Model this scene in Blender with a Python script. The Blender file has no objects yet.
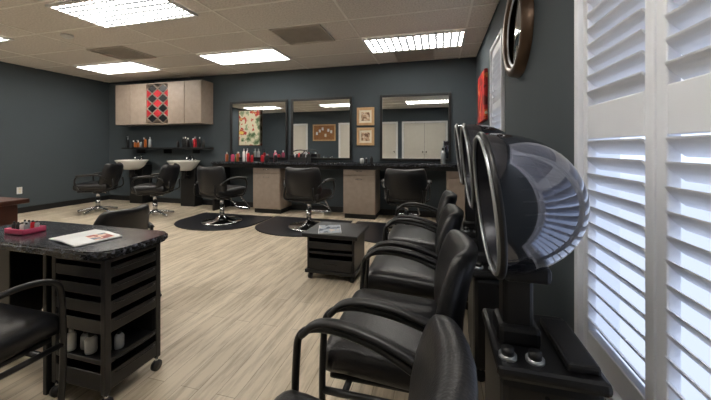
import bpy, bmesh, math, random
from mathutils import Vector, Matrix, Euler
random.seed(7)
S=bpy.context.scene

# ---------------------------------------------------------------- materials
def lin(c):
    return tuple(((v/255.0)/12.92 if v/255.0<=0.04045 else (((v/255.0)+0.055)/1.055)**2.4) for v in c)
_M={}
def mat(name,rgb,rough=0.5,metal=0.0,var=0.06,scale=8.0,bump=0.0,bscale=60.0,coat=0.0,spec=0.5,alpha=1.0,trans=0.0):
    if name in _M: return _M[name]
    m=bpy.data.materials.new(name); m.use_nodes=True
    nt=m.node_tree; b=nt.nodes['Principled BSDF']
    c=lin(rgb)
    tc=nt.nodes.new('ShaderNodeTexCoord')
    no=nt.nodes.new('ShaderNodeTexNoise'); no.inputs['Scale'].default_value=scale; no.inputs['Detail'].default_value=3
    nt.links.new(tc.outputs['Object'],no.inputs['Vector'])
    cr=nt.nodes.new('ShaderNodeValToRGB')
    cr.color_ramp.elements[0].position=0.3; cr.color_ramp.elements[1].position=0.7
    cr.color_ramp.elements[0].color=tuple(v*(1-var) for v in c)+(1,)
    cr.color_ramp.elements[1].color=tuple(min(1,v*(1+var)) for v in c)+(1,)
    nt.links.new(no.outputs['Fac'],cr.inputs['Fac']); nt.links.new(cr.outputs['Color'],b.inputs['Base Color'])
    b.inputs['Roughness'].default_value=rough; b.inputs['Metallic'].default_value=metal
    b.inputs['Specular IOR Level'].default_value=spec
    b.inputs['Coat Weight'].default_value=coat
    b.inputs['Alpha'].default_value=alpha
    b.inputs['Transmission Weight'].default_value=trans
    if bump>0:
        n2=nt.nodes.new('ShaderNodeTexNoise'); n2.inputs['Scale'].default_value=bscale
        nt.links.new(tc.outputs['Object'],n2.inputs['Vector'])
        bp=nt.nodes.new('ShaderNodeBump'); bp.inputs['Strength'].default_value=bump; bp.inputs['Distance'].default_value=0.01
        nt.links.new(n2.outputs['Fac'],bp.inputs['Height']); nt.links.new(bp.outputs['Normal'],b.inputs['Normal'])
    _M[name]=m; return m

def floor_mat():
    m=bpy.data.materials.new('vinyl_plank_floor'); m.use_nodes=True; nt=m.node_tree; b=nt.nodes['Principled BSDF']
    L=nt.links.new
    tc=nt.nodes.new('ShaderNodeTexCoord')
    mp=nt.nodes.new('ShaderNodeMapping'); mp.inputs['Rotation'].default_value=(0,0,math.radians(90)); L(tc.outputs['Object'],mp.inputs['Vector'])
    br=nt.nodes.new('ShaderNodeTexBrick'); L(mp.outputs['Vector'],br.inputs['Vector'])
    br.inputs['Scale'].default_value=1; br.inputs['Brick Width'].default_value=.9; br.inputs['Row Height'].default_value=0.10
    br.inputs['Mortar Size'].default_value=0.0014; br.inputs['Mortar Smooth'].default_value=0.3; br.offset=0.37
    br.inputs['Color1'].default_value=lin((216,203,182))+(1,); br.inputs['Color2'].default_value=lin((197,183,161))+(1,)
    br.inputs['Mortar'].default_value=lin((140,126,108))+(1,)
    m2=nt.nodes.new('ShaderNodeMapping'); m2.inputs['Scale'].default_value=(26,2.6,1); L(tc.outputs['Object'],m2.inputs['Vector'])
    n=nt.nodes.new('ShaderNodeTexNoise'); n.inputs['Scale'].default_value=1; n.inputs['Detail'].default_value=5; n.inputs['Roughness'].default_value=.65; L(m2.outputs['Vector'],n.inputs['Vector'])
    cr=nt.nodes.new('ShaderNodeValToRGB'); e=cr.color_ramp.elements
    e[0].position=.36; e[0].color=(0.52,0.49,0.45,1); e[1].position=.56; e[1].color=(1.0,1.0,1.0,1)
    L(n.outputs['Fac'],cr.inputs['Fac'])
    mx=nt.nodes.new('ShaderNodeMix'); mx.data_type='RGBA'; mx.blend_type='MULTIPLY'; mx.inputs[0].default_value=.72
    L(br.outputs['Color'],mx.inputs[6]); L(cr.outputs['Color'],mx.inputs[7]); L(mx.outputs[2],b.inputs['Base Color'])
    b.inputs['Roughness'].default_value=.42
    return m

def tile_mat():
    m=bpy.data.materials.new('acoustic_ceiling_tile'); m.use_nodes=True; nt=m.node_tree; b=nt.nodes['Principled BSDF']; L=nt.links.new
    tc=nt.nodes.new('ShaderNodeTexCoord'); n=nt.nodes.new('ShaderNodeTexNoise'); n.inputs['Scale'].default_value=55; n.inputs['Detail'].default_value=4
    L(tc.outputs['Object'],n.inputs['Vector']); cr=nt.nodes.new('ShaderNodeValToRGB'); e=cr.color_ramp.elements
    e[0].position=.35; e[0].color=lin((210,203,195))+(1,); e[1].position=.6; e[1].color=lin((232,226,218))+(1,)
    L(n.outputs['Fac'],cr.inputs['Fac']); L(cr.outputs['Color'],b.inputs['Base Color']); b.inputs['Roughness'].default_value=.95
    return m

def light_mat(strength):
    m=bpy.data.materials.new('prismatic_light_lens'); m.use_nodes=True; nt=m.node_tree; L=nt.links.new
    for n in list(nt.nodes): nt.nodes.remove(n)
    o=nt.nodes.new('ShaderNodeOutputMaterial'); em=nt.nodes.new('ShaderNodeEmission'); L(em.outputs[0],o.inputs[0])
    tc=nt.nodes.new('ShaderNodeTexCoord'); br=nt.nodes.new('ShaderNodeTexBrick'); L(tc.outputs['Object'],br.inputs['Vector'])
    br.offset=0; br.inputs['Scale'].default_value=1; br.inputs['Brick Width'].default_value=.095; br.inputs['Row Height'].default_value=.09
    br.inputs['Mortar Size'].default_value=.017; br.inputs['Mortar Smooth'].default_value=0
    br.inputs['Color1'].default_value=(1,1,1,1); br.inputs['Color2'].default_value=(1,1,1,1); br.inputs['Mortar'].default_value=(.012,.013,.014,1)
    mx=nt.nodes.new('ShaderNodeMix'); mx.data_type='RGBA'; mx.blend_type='MULTIPLY'; mx.inputs[0].default_value=1
    L(br.outputs['Color'],mx.inputs[6]); mx.inputs[7].default_value=(1,.95,.87,1); L(mx.outputs[2],em.inputs['Color'])
    em.inputs['Strength'].default_value=strength
    return m

def granite_mat():
    m=bpy.data.materials.new('black_granite'); m.use_nodes=True; nt=m.node_tree; b=nt.nodes['Principled BSDF']; L=nt.links.new
    tc=nt.nodes.new('ShaderNodeTexCoord'); n=nt.nodes.new('ShaderNodeTexNoise'); n.inputs['Scale'].default_value=45; n.inputs['Detail'].default_value=6; n.inputs['Roughness'].default_value=.75
    L(tc.outputs['Object'],n.inputs['Vector']); cr=nt.nodes.new('ShaderNodeValToRGB'); e=cr.color_ramp.elements
    e[0].position=.5; e[0].color=lin((22,23,27))+(1,); e[1].position=.66; e[1].color=lin((110,114,124))+(1,)
    L(n.outputs['Fac'],cr.inputs['Fac']); L(cr.outputs['Color'],b.inputs['Base Color']); b.inputs['Roughness'].default_value=.18
    return m

def art_mat(name,cols,scale=6,seed=0.0):
    m=bpy.data.materials.new(name); m.use_nodes=True; nt=m.node_tree; b=nt.nodes['Principled BSDF']; L=nt.links.new
    tc=nt.nodes.new('ShaderNodeTexCoord'); mp=nt.nodes.new('ShaderNodeMapping'); mp.inputs['Location'].default_value=(seed,seed,seed); L(tc.outputs['Object'],mp.inputs['Vector'])
    n=nt.nodes.new('ShaderNodeTexNoise'); n.inputs['Scale'].default_value=scale; n.inputs['Detail'].default_value=3; L(mp.outputs['Vector'],n.inputs['Vector'])
    cr=nt.nodes.new('ShaderNodeValToRGB'); cr.color_ramp.interpolation='CONSTANT'; e=cr.color_ramp.elements
    while len(e)<len(cols): e.new(.5)
    for i,(p,c) in enumerate(cols):
        e[i].position=p; e[i].color=lin(c)+(1,)
    L(n.outputs['Fac'],cr.inputs['Fac']); L(cr.outputs['Color'],b.inputs['Base Color']); b.inputs['Roughness'].default_value=.5
    return m

BLK=mat('black_vinyl',(24,24,27),.36,bump=.12,bscale=160,var=.12)
BLKM=mat('black_painted_metal',(20,20,22),.35,spec=.5)
BLKP=mat('black_plastic',(24,24,26),.42)
BLKL=mat('black_laminate',(17,17,19),.4)
CHR=mat('chrome',(205,207,210),.14,metal=1,var=.02)
WALL=mat('slate_wall_paint',(68,77,83),.85,var=.03,scale=2,bump=.04,bscale=150)
WOODL=mat('taupe_laminate',(158,143,130),.45,var=.08,scale=14)
WOODF=mat('birch_frame',(196,160,118),.45,var=.12)
WHITE=mat('white_paint',(228,228,226),.4,var=.02)
DOORM=mat('cream_door_paint',(214,208,196),.45,var=.02)
CER=mat('white_ceramic',(240,238,232),.12,var=.01)
BASE=mat('black_vinyl_base',(22,23,25),.5)
GRAN=granite_mat()
MAH=mat('mahogany_wood',(74,40,29),.35,var=.25,scale=9)
RED=mat('red_fabric',(176,22,36),.7)
REDP=mat('red_plastic',(190,30,45),.3)
PINK=mat('pink_plastic',(206,80,116),.35)
PAPER=mat('magazine_paper',(222,224,226),.5)
MIR=mat('mirror_glass',(228,232,234),.015,metal=1,var=.0)
MATM=mat('rubber_mat',(34,35,41),.38,bump=.1)
TBAR=mat('ceiling_tbar',(244,240,232),.6)
VENT=mat('vent_grille',(206,198,188),.7)
AMB=mat('amber_plastic',(150,80,30),.3)
GRN=mat('green_plastic',(60,120,70),.4)
SILV=mat('silver_plastic',(170,174,178),.3,metal=.5)
SHUT=mat('shutter_white',(226,229,236),.45,var=.01)
CREAM=mat('cream_face',(226,218,198),.5)
BRNZ=mat('bronze_ring',(84,66,52),.35,metal=.6)
SMOKE=mat('tinted_mirror_acrylic',(122,127,142),.07,metal=.92,coat=.5,alpha=.86,var=.03)
RIB=mat('hood_inner_ribs',(210,214,228),.2,metal=.8)  # inner ribs, colour paled to imitate radial reflections in the hood
HIN=mat('hood_inner_cone',(38,40,50),.3,metal=.3)
CORK=mat('cork',(150,104,66),.9,var=.3,scale=40)
LENS=light_mat(30)

# ---------------------------------------------------------------- builder
def catmull(pts,n=6,closed=False):
    P=[Vector(p) for p in pts]; out=[]
    N=len(P); rng=N if closed else N-1
    for i in range(rng):
        if closed: a,b,c,d=P[(i-1)%N],P[i],P[(i+1)%N],P[(i+2)%N]
        else:
            b,c=P[i],P[i+1]; a=P[i-1] if i>0 else b+(b-c); d=P[i+2] if i+2<N else c+(c-b)
        for k in range(n):
            t=k/n
            out.append(.5*((2*b)+(c-a)*t+(2*a-5*b+4*c-d)*t*t+(3*b-a-3*c+d)*t**3))
    if not closed: out.append(P[-1])
    return out
def rrect(x0,x1,y0,y1,r,n=6):
    if not isinstance(r,(list,tuple)): r=[r]*4
    pts=[]
    for (cx,cy,a,rr) in ((x1-r[0],y0+r[0],-90,r[0]),(x1-r[1],y1-r[1],0,r[1]),(x0+r[2],y1-r[2],90,r[2]),(x0+r[3],y0+r[3],180,r[3])):
        for i in range(n+1):
            t=math.radians(a+90*i/n); pts.append((cx+rr*math.cos(t),cy+rr*math.sin(t)))
    return pts
class B:
    def __init__(s,name,loc=(0,0,0),rz=0,sc=1.0):
        s.name=name; s.loc=loc; s.rz=rz; s.sc=sc; s.bm=bmesh.new(); s.mats=[]
    def _add(s,bm,m,smooth=False):
        if m not in s.mats: s.mats.append(m)
        i=s.mats.index(m)
        for f in bm.faces: f.material_index=i; f.smooth=smooth
        me=bpy.data.meshes.new('t'); bm.to_mesh(me); bm.free(); s.bm.from_mesh(me); bpy.data.meshes.remove(me)
        return s
    def box(s,c,d,m,bev=0,rot=None,seg=2):
        bm=bmesh.new(); bmesh.ops.create_cube(bm,size=1)
        bmesh.ops.scale(bm,vec=Vector(d),verts=bm.verts)
        if bev>0: bmesh.ops.bevel(bm,geom=bm.edges[:],offset=min(bev,min(d)*.49),segments=seg,profile=.5,affect='EDGES')
        M=Matrix.Translation(Vector(c))
        if rot: M=M@Euler([math.radians(a) for a in rot]).to_matrix().to_4x4()
        bmesh.ops.transform(bm,matrix=M,verts=bm.verts)
        return s._add(bm,m,False)
    def bb(s,x0,x1,y0,y1,z0,z1,m,bev=0):
        return s.box(((x0+x1)/2,(y0+y1)/2,(z0+z1)/2),(abs(x1-x0),abs(y1-y0),abs(z1-z0)),m,bev)
    def cyl(s,p0,p1,r,m,r2=None,seg=20):
        p0=Vector(p0);p1=Vector(p1); r2=r if r2 is None else r2
        bm=bmesh.new(); L=(p1-p0).length
        bmesh.ops.create_cone(bm,cap_ends=True,segments=seg,radius1=r,radius2=r2,depth=L)
        q=Vector((0,0,1)).rotation_difference((p1-p0).normalized()).to_matrix().to_4x4()
        bmesh.ops.transform(bm,matrix=Matrix.Translation((p0+p1)/2)@q,verts=bm.verts)
        s._add(bm,m,True)
        return s
    def tube(s,pts,r,m,closed=False,n=6,seg=10,sy=1.0,smooth=True):
        P=catmull(pts,n,closed) if smooth else [Vector(p) for p in pts]
        N=len(P); bm=bmesh.new(); rings=[]; up=None
        for i in range(N):
            if closed: t=(P[(i+1)%N]-P[i-1]).normalized()
            else: t=(P[min(i+1,N-1)]-P[max(i-1,0)]).normalized()
            if up is None:
                up=Vector((0,0,1)) if abs(t.z)<.9 else Vector((1,0,0))
            nrm=(up-t*up.dot(t)).normalized(); bn=t.cross(nrm); up=nrm
            ring=[bm.verts.new(P[i]+nrm*math.cos(2*math.pi*k/seg)*r+bn*math.sin(2*math.pi*k/seg)*r*sy) for k in range(seg)]
            rings.append(ring)
        R=N if closed else N-1
        for i in range(R):
            a=rings[i]; b=rings[(i+1)%N]
            for k in range(seg): bm.faces.new((a[k],a[(k+1)%seg],b[(k+1)%seg],b[k]))
        if not closed:
            bm.faces.new(rings[0][::-1]); bm.faces.new(rings[-1])
        bmesh.ops.recalc_face_normals(bm,faces=bm.faces)
        return s._add(bm,m,True)
    def lathe(s,prof,m,M=None,seg=24,close=False,flute=0.0):
        bm=bmesh.new(); rings=[]
        for (r,z) in prof:
            r=max(r,1e-4)
            rings.append([bm.verts.new((r*(1+(flute if k%2 else -flute))*math.cos(2*math.pi*k/seg),r*(1+(flute if k%2 else -flute))*math.sin(2*math.pi*k/seg),z)) for k in range(seg)])
        for i in range(len(rings)-1):
            a,b=rings[i],rings[i+1]
            for k in range(seg): bm.faces.new((a[k],a[(k+1)%seg],b[(k+1)%seg],b[k]))
        if close:
            bm.faces.new(rings[0][::-1]); bm.faces.new(rings[-1])
        bmesh.ops.recalc_face_normals(bm,faces=bm.faces)
        if M is not None: bmesh.ops.transform(bm,matrix=M,verts=bm.verts)
        return s._add(bm,m,True)
    def prism(s,pts,z0,z1,m,M=None,smooth=False,bev=0):
        bm=bmesh.new(); v=[bm.verts.new((p[0],p[1],z0)) for p in pts]; f=bm.faces.new(v)
        r=bmesh.ops.extrude_face_region(bm,geom=[f]); vs=[x for x in r['geom'] if isinstance(x,bmesh.types.BMVert)]
        bmesh.ops.translate(bm,verts=vs,vec=(0,0,z1-z0)); bmesh.ops.recalc_face_normals(bm,faces=bm.faces)
        if bev>0:
            ed=[e for e in bm.edges if abs(e.verts[0].co.z-e.verts[1].co.z)<1e-6]
            bmesh.ops.bevel(bm,geom=ed,offset=bev,segments=3,affect='EDGES')
        if M is not None: bmesh.ops.transform(bm,matrix=M,verts=bm.verts)
        return s._add(bm,m,smooth)
    def cushion(s,c,d,m,r=.04,rot=None,puff=0.0,fn=None,cuts=9):
        bm=bmesh.new(); bmesh.ops.create_cube(bm,size=2)
        bmesh.ops.subdivide_edges(bm,edges=bm.edges[:],cuts=cuts,use_grid_fill=True)
        h=Vector(d)/2; r=min(r,min(h)*.98)
        for v in bm.verts:
            p=Vector([math.sin(max(-1,min(1,x))*math.pi/2) for x in v.co])
            q=Vector((p.x*h.x,p.y*h.y,p.z*h.z)); inn=Vector([max(-(h[i]-r),min(h[i]-r,q[i])) for i in range(3)])
            dv=q-inn
            if dv.length>1e-9: q=inn+dv.normalized()*r
            ax=min(range(3),key=lambda i:h[i]); o=[i for i in range(3) if i!=ax]
            k=max(0,(1-(q[o[0]]/h[o[0]])**2))*max(0,(1-(q[o[1]]/h[o[1]])**2))
            q[ax]+=puff*k*(q[ax]/h[ax])
            if fn: q=Vector(fn(q))
            v.co=q
        M=Matrix.Translation(Vector(c))
        if rot: M=M@Euler([math.radians(a) for a in rot]).to_matrix().to_4x4()
        bmesh.ops.transform(bm,matrix=M,verts=bm.verts)
        return s._add(bm,m,True)
    def done(s):
        me=bpy.data.meshes.new(s.name); s.bm.to_mesh(me); s.bm.free()
        for m in s.mats: me.materials.append(m)
        o=bpy.data.objects.new(s.name,me); o.location=s.loc; o.rotation_euler=(0,0,math.radians(s.rz)); o.scale=(s.sc,)*3
        S.collection.objects.link(o); return o

# ---------------------------------------------------------------- room shell
XL,XR,YF,YB,H=-7.1,0.58,-1.0,5.29,2.6
T=.12
b=B('floor'); b.bb(XL-T,XR+T,YF-T,YB+T,-.1,0,floor_mat()); b.done()
b=B('ceiling'); b.bb(XL-T,XR+T,YF-T,YB+T,H,H+.1,tile_mat()); b.done()
b=B('wall_back'); b.bb(XL-T,XR+T,YB,YB+T,0,H,WALL); b.done()
b=B('wall_left'); b.bb(XL-T,XL,YF,YB,0,H,WALL); b.done()
b=B('wall_front'); b.bb(XL-T,XR+T,YF-T,YF,0,H,WALL); b.done()
W1=(.585,1.465,.34,2.25); W2=(3.1,3.68,1.0,2.2); CS=.035
b=B('wall_right')
b.bb(XR,XR+T,YF,W1[0]-CS,0,H,WALL); b.bb(XR,XR+T,W1[1]+CS,W2[0]-CS,0,H,WALL); b.bb(XR,XR+T,W2[1]+CS,YB,0,H,WALL)
for w in (W1,W2):
    b.bb(XR,XR+T,w[0]-CS,w[1]+CS,0,w[2]-CS,WALL); b.bb(XR,XR+T,w[0]-CS,w[1]+CS,w[3]+CS,H,WALL)
b.done()
b=B('baseboard_back'); b.bb(XL,-4.0,YB-.012,YB,0,.1,BASE); b.bb(-3.94,XR,YB-.012,YB,0,.1,BASE); b.done()
b=B('baseboard_left'); b.bb(XL,XL+.012,YF,YB-.013,0,.1,BASE); b.done()
b=B('baseboard_right'); b.bb(XR-.012,XR,YF,4.7,0,.1,BASE); b.done()

# ceiling T-bar grid
PX,PY=1.315,.6
b=B('ceiling_grid')
x=-3.62
xs=[x+PX*i for i in range(-3,5) if XL<x+PX*i<XR]
ys=[4.58+PY*i for i in range(-12,3) if YF<4.58+PY*i<YB]
for x in xs: b.bb(x-.012,x+.012,YF,YB,H-.006,H,TBAR)
for y in ys: b.bb(XL,XR,y-.012,y+.012,H-.006,H,TBAR)
b.done()
def troffer(x0,y0):
    b=B('ceiling_light_panel',(x0,y0,H-.03)); w,l=PX,PY
    b.bb(0,w,0,.03,0,.024,WHITE); b.bb(0,w,l-.03,l,0,.024,WHITE); b.bb(0,.03,.03,l-.03,0,.024,WHITE); b.bb(w-.03,w,.03,l-.03,0,.024,WHITE)
    b.bb(.03,w-.03,.03,l-.03,.008,.02,LENS); b.done()
for (x,y) in ((-6.2,4.0),(-3.60,4.0),(-.98,4.0),(-6.75,2.22),(-3.83,2.22),(-3.85,.3),(-1.0,.3),(-6.75,.3)): troffer(x,y)  # row by the front wall is out of view, added to light the room
def vent(x0,y0,w,l):
    b=B('ceiling_vent',(x0,y0,H-.02)); b.bb(0,w,0,.02,0,.018,VENT); b.bb(0,w,l-.02,l,0,.018,VENT); b.bb(0,.02,.02,l-.02,0,.018,VENT); b.bb(w-.02,w,.02,l-.02,0,.018,VENT)
    b.bb(.02,w-.02,.02,l-.02,.016,.018,VENT)
    n=int(l/.04)
    for i in range(n): b.box((w/2,.03+(l-.06)*(i+.5)/n,.008),(w-.04,.022,.003),VENT,rot=(15,0,0))
    b.done()
vent(-2.0,3.4,.66,.57); vent(-5.0,3.4,.66,.57); vent(-.66,4.6,.6,.57)
b=B('smoke_detector',(-4.6,2.9,H)); b.lathe([(0,-.045),(.04,-.045),(.06,-.03),(.065,-.007)],WHITE,close=True); b.done()

# ---------------------------------------------------------------- shuttered windows
def shutter(name,y0,y1,z0,z1,panels,mid):
    b=B(name)
    x=XR; c_=CS
    b.bb(x-.03,x+T,y0-c_,y0,z0-c_,z1+c_,SHUT,.004); b.bb(x-.03,x+T,y1,y1+c_,z0-c_,z1+c_,SHUT,.004)
    b.bb(x-.03,x+T,y0,y1,z1,z1+c_,SHUT,.004); b.bb(x-.04,x+T,y0,y1,z0-c_,z0,SHUT,.004)
    pw=(y1-y0)/panels
    for i in range(panels):
        a=y0+i*pw+.003; c=y0+(i+1)*pw-.003; st=.042
        xa,xb=x-.012,x+.02
        b.bb(xa,xb,a,a+st,z0,z1,SHUT,.004); b.bb(xa,xb,c-st,c,z0,z1,SHUT,.004)
        b.bb(xa,xb,a+st,c-st,z0,z0+.09,SHUT,.004); b.bb(xa,xb,a+st,c-st,z1-.09,z1,SHUT,.004)
        segs=[(z0+.09,z1-.09)]
        if mid:
            b.bb(xa,xb,a+st,c-st,mid[0],mid[1],SHUT,.004); segs=[(z0+.09,mid[0]),(mid[1],z1-.09)]
        for (s0,s1) in segs:
            n=max(1,round((s1-s0)/.062)); p=(s1-s0)/n
            for k in range(n):
                zc=s0+p*(k+.5); L=c-a-2*st-.004
                pr=[(.036*math.cos(t),.0055*math.sin(t)) for t in [2*math.pi*j/12 for j in range(12)]]
                M=Matrix.Translation((x+.006,(a+c)/2-L/2,zc))@Euler((0,math.radians(46),0)).to_matrix().to_4x4()@Matrix(((1,0,0,0),(0,0,1,0),(0,1,0,0),(0,0,0,1)))
                b.prism(pr,0,L,SHUT,M=M,smooth=False)
    b.bb(x+.09,x+.11,y0,y1,(z0+z1)/2-.02,(z0+z1)/2+.02,WHITE)
    return b.done()
shutter('window_1',W1[0],W1[1],W1[2],W1[3],2,(1.18,1.31))
shutter('window_2',W2[0],W2[1],W2[2],W2[3],1,(1.55,1.62))

b=B('round_wall_mirror',(XR-.03,2.5,2.0))
Mx=Euler((0,math.radians(-90),0)).to_matrix().to_4x4()
b.lathe([(.255,-.025),(.255,.018),(.27,.034),(.30,.04),(.325,.03),(.335,-.028)],BRNZ,M=Mx,seg=56)
b.lathe([(.235,.006),(.24,.014),(.256,.014)],SILV,M=Mx,seg=56)
b.lathe([(0,-.02),(.256,-.02),(.256,.004),(0,.004)],MIR,M=Mx,seg=56)
b.done()
b=B('red_canvas_painting',(XR-.035,4.35,1.8)); b.box((0.01,0,0),(.04,.62,.62),art_mat('abstract_red',[(0,(120,20,20)),(.45,(190,36,34)),(.6,(225,120,60)),(.7,(235,220,200))],7),.004)
b.box((.03,0,0),(.008,.56,.56),BLKP); b.done()

# ---------------------------------------------------------------- back wall: counter, mirrors
CZ=.90
b=B('styling_counter')
b.prism(rrect(-4.02,XR-.003,4.78,YB-.003,[.0001,.0001,.0001,.05]),CZ-.04,CZ,GRAN,bev=.008)
b.bb(-3.99,XR-.005,4.82,4.85,CZ-.10,CZ-.041,BLKL)
b.bb(-3.995,-3.955,4.82,YB-.015,0,CZ-.041,BLKL,.004)
def cab(x0,x1):
    y0=4.86; b.bb(x0,x1,y0,YB-.015,.08,CZ-.041,WOODL); b.bb(x0+.01,x1-.01,y0+.03,YB-.02,0,.08,BASE)
    b.bb(x0+.008,x1-.008,y0-.018,y0,CZ-.20,CZ-.055,WOODL,.003); b.bb(x0+.008,x1-.008,y0-.018,y0,.09,CZ-.21,WOODL,.003)
    for z in (CZ-.13,CZ-.26): b.tube([((x0+x1)/2-.05,y0-.018,z),((x0+x1)/2-.05,y0-.04,z),((x0+x1)/2+.05,y0-.04,z),((x0+x1)/2+.05,y0-.018,z)],.005,CHR,smooth=False,seg=8)
cab(-3.17,-2.64); cab(-1.5,-.97); cab(.12,XR-.006)
b.done()
def mirror(x0,x1,z0,z1):
    b=B('wall_mirror',((x0+x1)/2,YB-.02,(z0+z1)/2)); w=(x1-x0)/2; h=(z1-z0)/2; f=.04
    b.box((0,.006,0),(2*w-.02,.016,2*h-.02),MIR)
    for sx in (-1,1): b.box((sx*(w-f/2),0,0),(f,.038,2*h),BLKM,.004)
    for sz in (-1,1): b.box((0,0,sz*(h-f/2)),(2*w-2*f,.038,f),BLKM,.004)
    b.done()
mirror(-3.95,-2.71,CZ+.03,2.05); mirror(-2.64,-1.47,CZ+.03,2.05); mirror(-.97,.20,CZ+.03,2.05)
art=art_mat('floral_print',[(0,(70,96,60)),(.38,(140,152,120)),(.46,(204,198,172)),(.58,(176,52,44)),(.64,(220,190,90))],8,3.1)
b=B('floral_print',(-3.50,YB-.052,1.53)); b.box((0,0,0),(.46,.012,.66),art,.002)
for sx in (-1,1): b.box((sx*.23,-.002,0),(.014,.018,.68),BRNZ)
for sz in (-1,1): b.box((0,-.002,sz*.335),(.46,.018,.014),BRNZ)
b.done()
def framed(x0,x1,z0,z1,sd):
    b=B('framed_photo',((x0+x1)/2,YB-.016,(z0+z1)/2)); w=(x1-x0)/2;h=(z1-z0)/2;f=.045
    b.box((0,.006,0),(2*w-.01,.014,2*h-.01),CREAM); b.box((0,-.003,0),(2*w-.16,.006,2*h-.16),art_mat('photo_print_%d'%sd,[(0,(120,92,70)),(.45,(190,160,130)),(.55,(222,205,180)),(.65,(90,70,60))],16,sd))
    for sx in (-1,1): b.box((sx*(w-f/2),-.002,0),(f,.028,2*h),WOODF,.004)
    for sz in (-1,1): b.box((0,-.002,sz*(h-f/2)),(2*w-2*f,.028,f),WOODF,.004)
    b.done()
framed(-1.38,-1.07,1.54,1.85,1); framed(-1.38,-1.07,1.19,1.50,2)

# upper cabinets with towel lattice
b=B('wall_cabinet')
x0,x1,y0,y1,z0,z1=-6.49,-4.36,4.96,YB-.003,1.62,2.45
xa,xb=-5.68,-5.15
b.bb(x0,xa,y0+.02,y1,z0,z1,WOODL); b.bb(xb,x1,y0+.02,y1,z0,z1,WOODL)
b.bb(xa,xb,y1-.05,y1,z0,z1,BLKL); b.bb(xa,xb,y0+.02,y1-.05,z0,z0+.02,WOODL); b.bb(xa,xb,y0+.02,y1-.05,z1-.02,z1,WOODL)
for (a,c) in ((x0,x0+.41),(x0+.41,xa),(xb,xb+.40),(xb+.40,x1)): b.bb(a+.006,c-.006,y0,y0+.019,z0+.004,z1-.004,WOODL,.003)
cx,cz=(xa+xb)/2,(z0+z1)/2; pz=(z1-z0-.04)/4; px=(xb-xa)/2
RX=Euler((math.radians(90),0,0)).to_matrix().to_4x4()
for j in range(9):
    for i in range(-2,3):
        if (i+j)%2: continue
        xx=cx+i*px/2; zz=z0+.02+j*pz/2
        if xx-px*.45<xa or xx+px*.45>xb or zz-pz*.45<z0 or zz+pz*.45>z1: continue
        m=RED if j%2==0 else BLK
        s=.80
        b.prism([(-px*.5*s,0),(0,-pz*.5*s),(px*.5*s,0),(0,pz*.5*s)],0,.2,m,M=Matrix.Translation((xx,y0+.215,zz))@RX)
for j in (2,4,6):
    for sx in (-1,1):
        zz=z0+.02+j*pz/2; X=xa if sx<0 else xb
        b.prism([(0,-pz*.38),(-sx*px*.38,0),(0,pz*.38)],0,.2,RED,M=Matrix.Translation((X-sx*.004,y0+.215,zz))@RX)
def bar(xA,zA,xB,zB):
    dx,dz=xB-xA,zB-zA; L=math.hypot(dx,dz)
    if L<.02: return
    b.box(((xA+xB)/2,y0+.11,(zA+zB)/2),(L,.2,.010),WOODL,rot=(0,-math.degrees(math.atan2(dz,dx)),0))
za,zb=z0+.02,z1-.02
def clipz(X,Z,Xo,Zo):
    if Z<za: return X+(za-Z)*(Xo-X)/(Zo-Z),za
    if Z>zb: return X+(zb-Z)*(Xo-X)/(Zo-Z),zb
    return X,Z
for k in range(-4,8):
    for sgn in (1,-1):
        sl=pz/px*sgn
        X0,Z0=xa,za+(k+.5)*pz; X1,Z1=xb,Z0+(xb-xa)*sl
        if max(Z0,Z1)<=za+.01 or min(Z0,Z1)>=zb-.01: continue
        A=clipz(X0,Z0,X1,Z1); C=clipz(X1,Z1,X0,Z0); bar(A[0],A[1],C[0],C[1])
b.done()
b=B('floating_shelf'); b.bb(-6.42,-4.35,5.03,YB-.003,1.12,1.16,BLKL,.004)
for x in (-6.1,-5.4,-4.7): b.bb(x,x+.02,5.1,YB-.003,1.04,1.12,BLKM)
b.done()

# bottles
def bottle(b,x,y,z,r,h,m,cap=None,pump=False):
    M=Matrix.Translation((x,y,z)); cap=cap or BLKP
    b.lathe([(r*.9,0),(r,.01*1),(r,h*.68),(r*.85,h*.76),(r*.4,h*.82),(r*.4,h*.84)],m,M=M,seg=14,close=True)
    b.cyl((x,y,z+h*.83),(x,y,z+h),r*.45,cap,seg=12)
    if pump:
        b.cyl((x,y,z+h),(x,y,z+h*1.15),r*.15,cap,seg=8); b.box((x-r*.4,y,z+h*1.15),(r*1.4,r*.4,r*.3),cap)
def bottles(name,x0,x1,y0,y1,z,n,cols,hr=(.12,.24),rr=(.022,.036)):
    b=B(name); w=(x1-x0)/n
    for i in range(n):
        r=min(random.uniform(*rr),w*.45)
        bottle(b,x0+w*(i+.5),random.uniform(y0,y1),z,r,random.uniform(*hr),random.choice(cols),random.choice([BLKP,WHITE,SILV]),random.random()<.3)
    b.done()
bottles('shampoo_bottles',-6.38,-5.75,5.10,5.18,1.16,8,[BLKP,BLKP,WHITE,SILV,AMB])
bottles('conditioner_bottles',-5.1,-4.42,5.10,5.18,1.16,8,[BLKP,BLKP,BLKP,WHITE,RED])
bottles('styling_product_bottles',-3.93,-3.25,4.98,5.1,CZ,9,[REDP,PINK,BLKP,BLKP,AMB,WHITE,GRN],(.10,.24))
bottles('hairspray_cans',-3.1,-2.75,4.95,5.15,CZ,4,[REDP,REDP,BLKP,PINK],(.12,.2),(.03,.04))
bottles('spray_bottle',.02,.12,5.08,5.09,CZ,1,[SILV],(.24,.25),(.034,.036))
bottles('hair_product_jars',-1.3,-1.05,5.1,5.15,CZ,3,[BLKP,SILV,WHITE],(.07,.13))
bottles('lotion_bottles',-3.5,-3.12,1.35,1.55,.755,5,[BLKP,REDP,WHITE,AMB],(.08,.14),(.02,.03))
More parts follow.
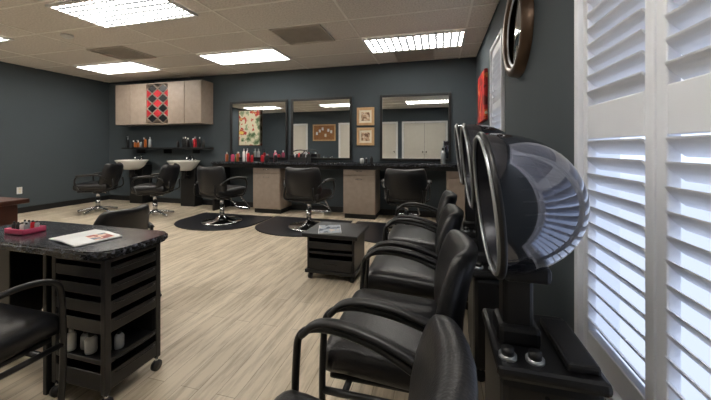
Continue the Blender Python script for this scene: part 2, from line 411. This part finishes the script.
b=B('tool_caddy',(-2.35,5.04,CZ)); b.box((0,0,.015),(.34,.18,.03),BLKP,.008)
for sx in (-1,1): b.box((sx*.16,0,.07),(.015,.18,.12),BLKP,.004)
b.box((0,.082,.08),(.31,.012,.12),BLKP,.004); b.box((0,-.082,.055),(.31,.012,.06),BLKP,.004)
b.tube([(-.16,0,.13),(-.12,0,.19),(0,0,.21),(.12,0,.19),(.16,0,.13)],.008,BLKM)
for i,m in enumerate((SILV,REDP,BLKP,SILV)): b.cyl((-.11+.07*i,0,.03),(-.10+.07*i,.02,.16),.014,m,seg=10)
b.done()

# ---------------------------------------------------------------- chairs
def arm_chair(name,loc,rz=0,sc=1.0,pad=True):
    """tubular-arm reception chair, faces local -X"""
    b=B(name,loc,rz,sc)
    def seatfn(q):
        q.z+= -.02*(1-(q.y/.25)**2)*(q.x/.25*.5+.5) + (.0 if q.x>-.16 else -.25*(-.16-q.x)); return q
    b.cushion((-.01,0,.42),(.45,.50,.10),BLK,r=.045,puff=.02,fn=seatfn,rot=(0,3,0))
    b.box((.0,0,.36),(.40,.44,.02),BLKP,.008)
    def bf(q):
        q.x+= -.06*(q.y/.25)**2 + .03*((q.z)/.2)**2
        q.y*=1-.24*max(0,q.z/.20)**2-.06*max(0,-q.z/.2)**2
        return q
    b.cushion((.225,0,.60),(.062,.46,.40),BLK,r=.03,puff=.010,rot=(0,9,0),fn=bf)
    for sy in (-1,1):
        y=sy*.272
        b.tube([(-.19,y,0.012),(-.205,y,.28),(-.20,y,.52),(-.18,y,.605),(-.09,y,.635),(.05,y,.62),(.18,y*.97,.575)],.0115,BLKM,n=7)
        if pad: b.tube([(-.18,y,.60),(-.13,y,.643),(-.05,y,.655),(.05,y,.642),(.15,y,.61),(.20,y*.97,.58)],.011,BLKP,sy=1.7,n=6)
        b.tube([(.26,y,.012),(.235,y,.2),(.195,y,.4),(.19,y*.97,.6)],.0125,BLKM)
        b.tube([(-.205,y,.35),(0,y,.35),(.20,y,.35)],.011,BLKM,smooth=False)
        for x in (-.19,.26): b.cyl((x,y,0),(x,y,.014),.018,BLKP,seg=12)
    b.tube([(-.13,-.272,.35),(-.13,.272,.35)],.011,BLKM,smooth=False); b.tube([(.15,-.272,.35),(.15,.272,.35)],.011,BLKM,smooth=False)
    return b.done()
arm_chair('waiting_chair',(-.245,.545,0),-8)
for Y in (1.235,1.88,2.52): arm_chair('waiting_chair',(-.165,Y,0),0)
arm_chair('waiting_chair',(-2.31,1.67,0),3,.92)
arm_chair('waiting_chair',(-1.745,.71,0),-90,1.0,False)

def styling_chair(loc,rz,star=False,recl=8,name='styling_chair'):
    """faces local +Y"""
    b=B(name,loc,rz)
    b.cushion((0,.02,.47),(.52,.50,.12),BLK,r=.05,puff=.02)
    b.box((0,0,.395),(.44,.42,.03),BLKP,.008)
    def bf(q):
        q.y+= .10*(q.x/.26)**2; q.x*=1-.14*max(0,q.z/.21)**2-.08*max(0,-q.z/.21)**2; return q
    b.cushion((0,-.285,.66),(.56,.085,.40),BLK,r=.04,puff=.015,rot=(recl,0,0),fn=bf)
    for sx in (-1,1):
        x=sx*.305
        b.tube([(sx*.24,.10,.40),(x,.14,.42),(x+sx*.005,.20,.55),(x,.17,.655),(x,.02,.675),(x,-.14,.67),(sx*.26,-.24,.60)],.013,BLKM,n=6)
        b.tube([(x,.18,.67),(x,.08,.685),(x,-.04,.688),(x,-.14,.675)],.016,BLKP,sy=1.9)
        b.tube([(sx*.2,-.2,.40),(sx*.22,-.30,.45),(sx*.21,-.30,.6)],.013,BLKM)
    b.cyl((0,0,.06),(0,0,.26),.035,CHR); b.cyl((0,0,.26),(0,0,.385),.026,CHR)
    b.cyl((0,0,.34),(0,0,.385),.07,BLKM)
    b.tube([(.03,0,.36),(.20,.0,.34),(.30,0,.30)],.008,CHR)
    if star:
        for k in range(5):
            a=math.radians(72*k+20); c,s_=math.cos(a),math.sin(a)
            b.tube([(0.02*c,.02*s_,.085),(.14*c,.14*s_,.06),(.29*c,.29*s_,.022)],.022,CHR,sy=.7)
        b.cyl((0,0,.02),(0,0,.10),.05,CHR)
    else:
        b.lathe([(.0,0),(.29,0),(.30,.012),(.285,.026),(.12,.05),(.05,.085),(.036,.10)],CHR,seg=40)
        b.tube([(-.14,.22,.38),(-.15,.34,.24),(-.14,.42,.14),(.14,.42,.14),(.15,.34,.24),(.14,.22,.38)],.011,CHR)
        b.box((0,.42,.145),(.26,.07,.015),CHR,.006,rot=(-20,0,0))
    return b.done()
mats=[(-3.3,4.12),(-1.95,4.17),(-.55,4.17)]
for (x,y) in mats:
    b=B('anti_fatigue_mat',(x,y,0))
    pts=[(-.66,.5),(-.66,-.02)]+[(-.66*math.cos(math.radians(a)),-.02-.50*math.sin(math.radians(a))) for a in range(10,180,10)]+[(.66,-.02),(.66,.5)]
    b.prism(pts,0,.014,MATM,bev=.005); b.done()
styling_chair((-3.22,4.10,.014),-12); styling_chair((-1.80,4.15,.014),-4); styling_chair((-.42,4.25,.014),2)
styling_chair((-5.90,4.20,0),122,True,16,'shampoo_chair'); styling_chair((-4.62,4.20,0),116,True,16,'shampoo_chair')

def bowl(x,y):
    b=B('shampoo_bowl',(x,y,0))
    b.box((0,.20,.40),(.34,.22,.80),BLKL,.01)
    Mb=Matrix.Translation((0,0,.80))@Matrix.Diagonal((1.0,.92,1,1))
    b.lathe([(.03,-.10),(.14,-.09),(.22,-.03),(.275,.06),(.295,.085),(.30,.10),(.285,.105),(.262,.09),(.21,.0),(.13,-.06),(.02,-.075)],CER,M=Mb,seg=36)
    b.cyl((0,0,.55),(0,0,.71),.05,BLKP)
    b.box((0,.06,.58),(.10,.2,.06),BLKP,.01)
    b.cyl((0,.22,.86),(0,.22,.96),.018,CHR); b.tube([(0,.22,.95),(0,.18,.99),(0,.10,.97),(0,.06,.93)],.010,CHR)
    for sx in (-1,1): b.cyl((sx*.07,.22,.87),(sx*.07,.22,.92),.014,CHR)
    b.box((0,.225,.865),(.22,.08,.03),CER,.01)
    b.done()
bowl(-6.05,4.96); bowl(-4.76,4.96)

# ---------------------------------------------------------------- hood dryers
def dryer(Y,zc):
    b=B('hooded_hair_dryer',(.345,Y,0))
    b.box((-.055,0,.295),(.25,.32,.45),BLKP,.02); b.box((-.055,0,.535),(.27,.34,.035),BLKM,.014)
    for sx in (-1,1):
        for sy in (-1,1):
            b.cyl((sx*.09-.055,sy*.12-.01,.028),(sx*.09-.055,sy*.12+.01,.028),.028,BLKP,seg=14); b.cyl((sx*.09-.055,sy*.12,.03),(sx*.09-.055,sy*.12,.08),.01,CHR,seg=8)
    for kx in (-.155,-.085):
        b.cyl((kx,-.115,.55),(kx,-.115,.562),.024,SILV,seg=20); b.cyl((kx,-.115,.562),(kx,-.115,.580),.017,BLKP,seg=16)
    b.tube([(-.07,-.165,.49),(-.07,-.205,.495),(.06,-.205,.495),(.06,-.165,.49)],.006,CHR,smooth=False,seg=8)
    b.box((.025,-.02,.563),(.08,.24,.024),BLKP,.008)
    b.box((-.11,0,(.55+zc-.17)/2),(.085,.085,zc-.17-.55),BLKP,.012); b.box((-.11,0,.58),(.12,.12,.06),BLKP,.015)
    R=.222
    prof=[]
    for i in range(15):
        t=math.radians(90*i/14); prof.append((R*math.cos(t)**.9 if i<14 else 0,.265*math.sin(t)))
    M=Matrix.Translation((-.190,0,zc))@Euler((0,math.radians(90-6),0)).to_matrix().to_4x4()
    b.lathe(prof,SMOKE,M=M,seg=96,flute=.003)
    b.lathe([(R*.90,.0),(R*.84,.05),(R*.66,.12),(R*.32,.17),(0.001,.19)],HIN,M=M,seg=36)
    for k in range(40):
        a=2*math.pi*k/40; pts=[]
        for i in range(2,13):
            t=math.radians(90*i/14); r=R*.97*math.cos(t)**.9; pts.append(M@Vector((r*math.cos(a),r*math.sin(a),.257*math.sin(t))))
        b.tube(pts,.0025,RIB,n=1,seg=5,smooth=False)
    ring=[M@Vector((R*math.cos(2*math.pi*k/40),R*math.sin(2*math.pi*k/40),0)) for k in range(40)]
    b.tube(ring,.009,BLKP,closed=True,n=1,seg=10)
    ring=[M@Vector((R*.965*math.cos(2*math.pi*k/40),R*.965*math.sin(2*math.pi*k/40),-.010)) for k in range(40)]
    b.tube(ring,.006,SILV,closed=True,n=1,seg=8)
    b.box((-.09,0,zc-.20),(.13,.14,.05),BLKP,.015)
    return b.done()
dryer(1.08,.97); dryer(1.76,1.05); dryer(2.46,1.10)

# ---------------------------------------------------------------- magazine cart in the middle
b=B('footstool_cart',(-.90,2.72,0))
b.box((0,0,.39),(.50,.46,.035),BLKL,.008)
b.box((0,0,.075),(.46,.42,.03),BLKL,.006)
b.box((0,.185,.23),(.42,.02,.29),BLKL); b.box((0,0,.235),(.40,.38,.02),BLKL,.004)
for sx in (-1,1): b.box((sx*.205,0,.23),(.02,.38,.30),BLKL,.004)
b.box((0,-.185,.135),(.39,.018,.10),BLKP,.004); b.box((0,-.185,.30),(.39,.018,.06),BLKP,.004)
b.box((0,-.197,.14),(.12,.012,.015),BLKP,.003)
for sx in (-1,1):
    for sy in (-1,1): b.cyl((sx*.19-.012,sy*.17,.03),(sx*.19+.012,sy*.17,.03),.03,BLKP,seg=14); b.cyl((sx*.19,sy*.17,.03),(sx*.19,sy*.17,.065),.01,CHR,seg=8)
b.done()
b=B('magazine',(-.95,2.66,.408),20); b.box((0,0,.004),(.20,.27,.008),PAPER,.001); b.box((0,0,.0085),(.19,.26,.001),art_mat('mag_cover_a',[(0,(60,70,90)),(.45,(160,170,180)),(.6,(200,190,180))],9)); b.done()

# ---------------------------------------------------------------- manicure table
TZ=.70
b=B('manicure_table')
b.prism(rrect(-2.42,-1.355,.98,1.36,[.12,.09,.10,.03],8),TZ-.035,TZ,GRAN,bev=.01)
b.bb(-2.36,-2.32,1.02,1.32,0,TZ-.036,BLKL,.004); b.bb(-2.32,-1.78,1.27,1.29,.25,TZ-.036,BLKL)
b.bb(-2.32,-2.02,1.03,1.27,.30,TZ-.036,BLKL,.004)
b.bb(-1.775,-1.75,1.02,1.32,0,TZ-.036,BLKL,.004)
b.done()
b=B('salon_trolley',(-1.555,1.16,0)); w,l=.325,.28
for sx in (-1,1):
    for sy in (-1,1):
        x,y=sx*(w/2-.014),sy*(l/2-.014)
        b.box((x,y,.36),(.028,.028,.58),BLKP,.004)
        b.cyl((x-.01,y,.026),(x+.01,y,.026),.026,BLKP,seg=14); b.cyl((x,y,.03),(x,y,.075),.008,CHR,seg=8)
b.box((0,0,.650),(w,l,.018),BLKP,.004)
b.box((0,l/2-.02,.36),(w-.03,.008,.56),BLKP); b.box((-w/2+.02,0,.36),(.008,l-.03,.56),BLKP)
for i,(z,hgt) in enumerate(((.085,.075),(.20,.02),(.335,.055),(.42,.05),(.50,.045),(.575,.045))):
    b.box((0,0,z),(w-.01,l-.01,.010),BLKP,.002)
    for sy in (-1,1): b.box((0,sy*(l/2-.004),z+hgt/2),(w-.03,.006,hgt),BLKP,.002)
    for sx in (-1,1): b.box((sx*(w/2-.004),0,z+hgt/2),(.006,l-.03,hgt),BLKP,.002)
    b.tube([(w/2,-.10,z+hgt-.01),(w/2+.012,-.07,z+hgt-.01),(w/2+.012,.07,z+hgt-.01),(w/2,.10,z+hgt-.01)],.004,BLKM,seg=6)
for (x,y,r,h,m,c) in ((-.10,-.10,.020,.10,WHITE,WHITE),(-.05,-.07,.022,.085,SILV,BLKP),(.01,-.09,.024,.09,WHITE,BLKP),(.07,-.06,.02,.08,BLKP,SILV),(.10,-.03,.02,.08,SILV,BLKP)): bottle(b,x,y,.206,r,h,m,c,h>.09)
b.done()
b=B('open_magazine',(-1.68,1.14,TZ),-12)
for sx in (-1,1): b.box((sx*.066,0,.0075),(.13,.19,.006),PAPER,.001,rot=(0,sx*2.5,0))
b.box((.066,.03,.0115),(.10,.08,.001),art_mat('mag_cover_b',[(0,(150,60,50)),(.5,(220,180,160)),(.6,(90,110,130))],18),rot=(0,2.5,0)); b.done()
b=B('nail_polish_tray',(-2.11,1.14,TZ)); b.box((0,0,.006),(.14,.10,.010),PINK,.003)
for sx in (-1,1): b.box((sx*.067,0,.016),(.006,.10,.026),PINK,.002)
for sy in (-1,1): b.box((0,sy*.047,.016),(.14,.006,.026),PINK,.002)
for i in range(4):
    for j in range(2): bottle(b,-.046+.031*i,-.022+.044*j,.011,.010,.048,random.choice([REDP,BLKP,WHITE,SILV,AMB]),BLKP)
b.done()

# ---------------------------------------------------------------- mahogany desk at left
b=B('wooden_desk')
b.bb(-4.1,-3.06,1.15,1.68,.72,.755,MAH,.006); b.bb(-3.16,-3.12,1.19,1.64,0,.72,MAH,.004); b.bb(-4.06,-4.02,1.19,1.64,0,.72,MAH,.004)
b.bb(-4.02,-3.16,1.6,1.62,.1,.72,MAH); b.bb(-3.6,-3.16,1.22,1.59,.1,.70,MAH,.004)
for z in (.12,.32,.52): b.bb(-3.58,-3.18,1.205,1.22,z,z+.17,MAH,.004); b.cyl((-3.39,1.205,z+.085),(-3.39,1.185,z+.085),.012,CHR,seg=10)
b.done()

def outlet(x,y,z,left=True):
    b=B('wall_outlet',(x,y,z)); b.box((0,0,0),(.008,.075,.12),WHITE,.003)
    for dz in (-.025,.025): b.box((.005,0,dz),(.003,.03,.028),CREAM,.002)
    b.done()
outlet(XL+.005,3.75,.40)
# ---------------------------------------------------------------- front wall (reflected in mirrors)
def door(name,x0,x1,z1=2.12):
    b=B(name); y=YF+.002; f=.07
    b.bb(x0,x0+f,y,y+.03,0,z1,WHITE,.004); b.bb(x1-f,x1,y,y+.03,0,z1,WHITE,.004); b.bb(x0+f,x1-f,y,y+.03,z1-f,z1,WHITE,.004)
    n=2 if x1-x0>1.2 else 1; w=(x1-x0-2*f)/n
    for i in range(n):
        a=x0+f+i*w+.004; c=a+w-.008; b.bb(a,c,y,y+.02,.01,z1-f-.004,DOORM,.003)
        for (p,q) in ((.15,.95),(1.1,1.95)): b.bb(a+.1,c-.1,y+.02,y+.028,p,q,DOORM,.006)
        kx=c-.06 if i==0 else a+.06; b.cyl((kx,y+.02,1.0),(kx,y+.07,1.0),.025,CHR,seg=14)
    b.done()
door('door_1',-1.3,.32); door('door_2',-2.3,-1.45); door('door_3',-3.75,-2.95); door('door_4',-5.85,-5.05)
b=B('cork_board',(-4.35,YF+.017,1.75)); b.box((0,0,0),(.9,.02,.6),CORK)
for sx in (-1,1): b.box((sx*.45,.004,0),(.05,.028,.65),WOODF,.004)
for sz in (-1,1): b.box((0,.004,sz*.30),(.86,.028,.05),WOODF,.004)
for i in range(6): b.box((-.3+.12*i,.0115,random.uniform(-.15,.15)),(.08,.002,.11),random.choice([PAPER,CREAM,WHITE]))
b.done()

# ---------------------------------------------------------------- world / lights
w=bpy.data.worlds.new('sky'); S.world=w; w.use_nodes=True; nt=w.node_tree; bg=nt.nodes['Background']
tc=nt.nodes.new('ShaderNodeTexCoord'); sp=nt.nodes.new('ShaderNodeSeparateXYZ'); cr=nt.nodes.new('ShaderNodeValToRGB')
mr=nt.nodes.new('ShaderNodeMapRange'); mr.inputs[1].default_value=-1; mr.inputs[2].default_value=1
nt.links.new(tc.outputs['Generated'],sp.inputs[0]); nt.links.new(sp.outputs['Z'],mr.inputs[0]); nt.links.new(mr.outputs[0],cr.inputs[0]); nt.links.new(cr.outputs[0],bg.inputs[0])
e=cr.color_ramp.elements; e[0].position=.46; e[0].color=(.42,.48,.60,1); e[1].position=.52; e[1].color=(.80,.90,1.1,1)
bg.inputs[1].default_value=1.9

cd=bpy.data.cameras.new('camera'); cam=bpy.data.objects.new('camera',cd); S.collection.objects.link(cam); S.camera=cam
cd.sensor_width=36; cd.lens=36*311/711; cd.shift_y=-(200-148)/711; cd.clip_start=.02
cam.location=(0,0,1.146); cam.rotation_euler=(math.radians(90),0,math.radians(14.93))
S.view_settings.view_transform='Standard'
S.view_settings.exposure=0
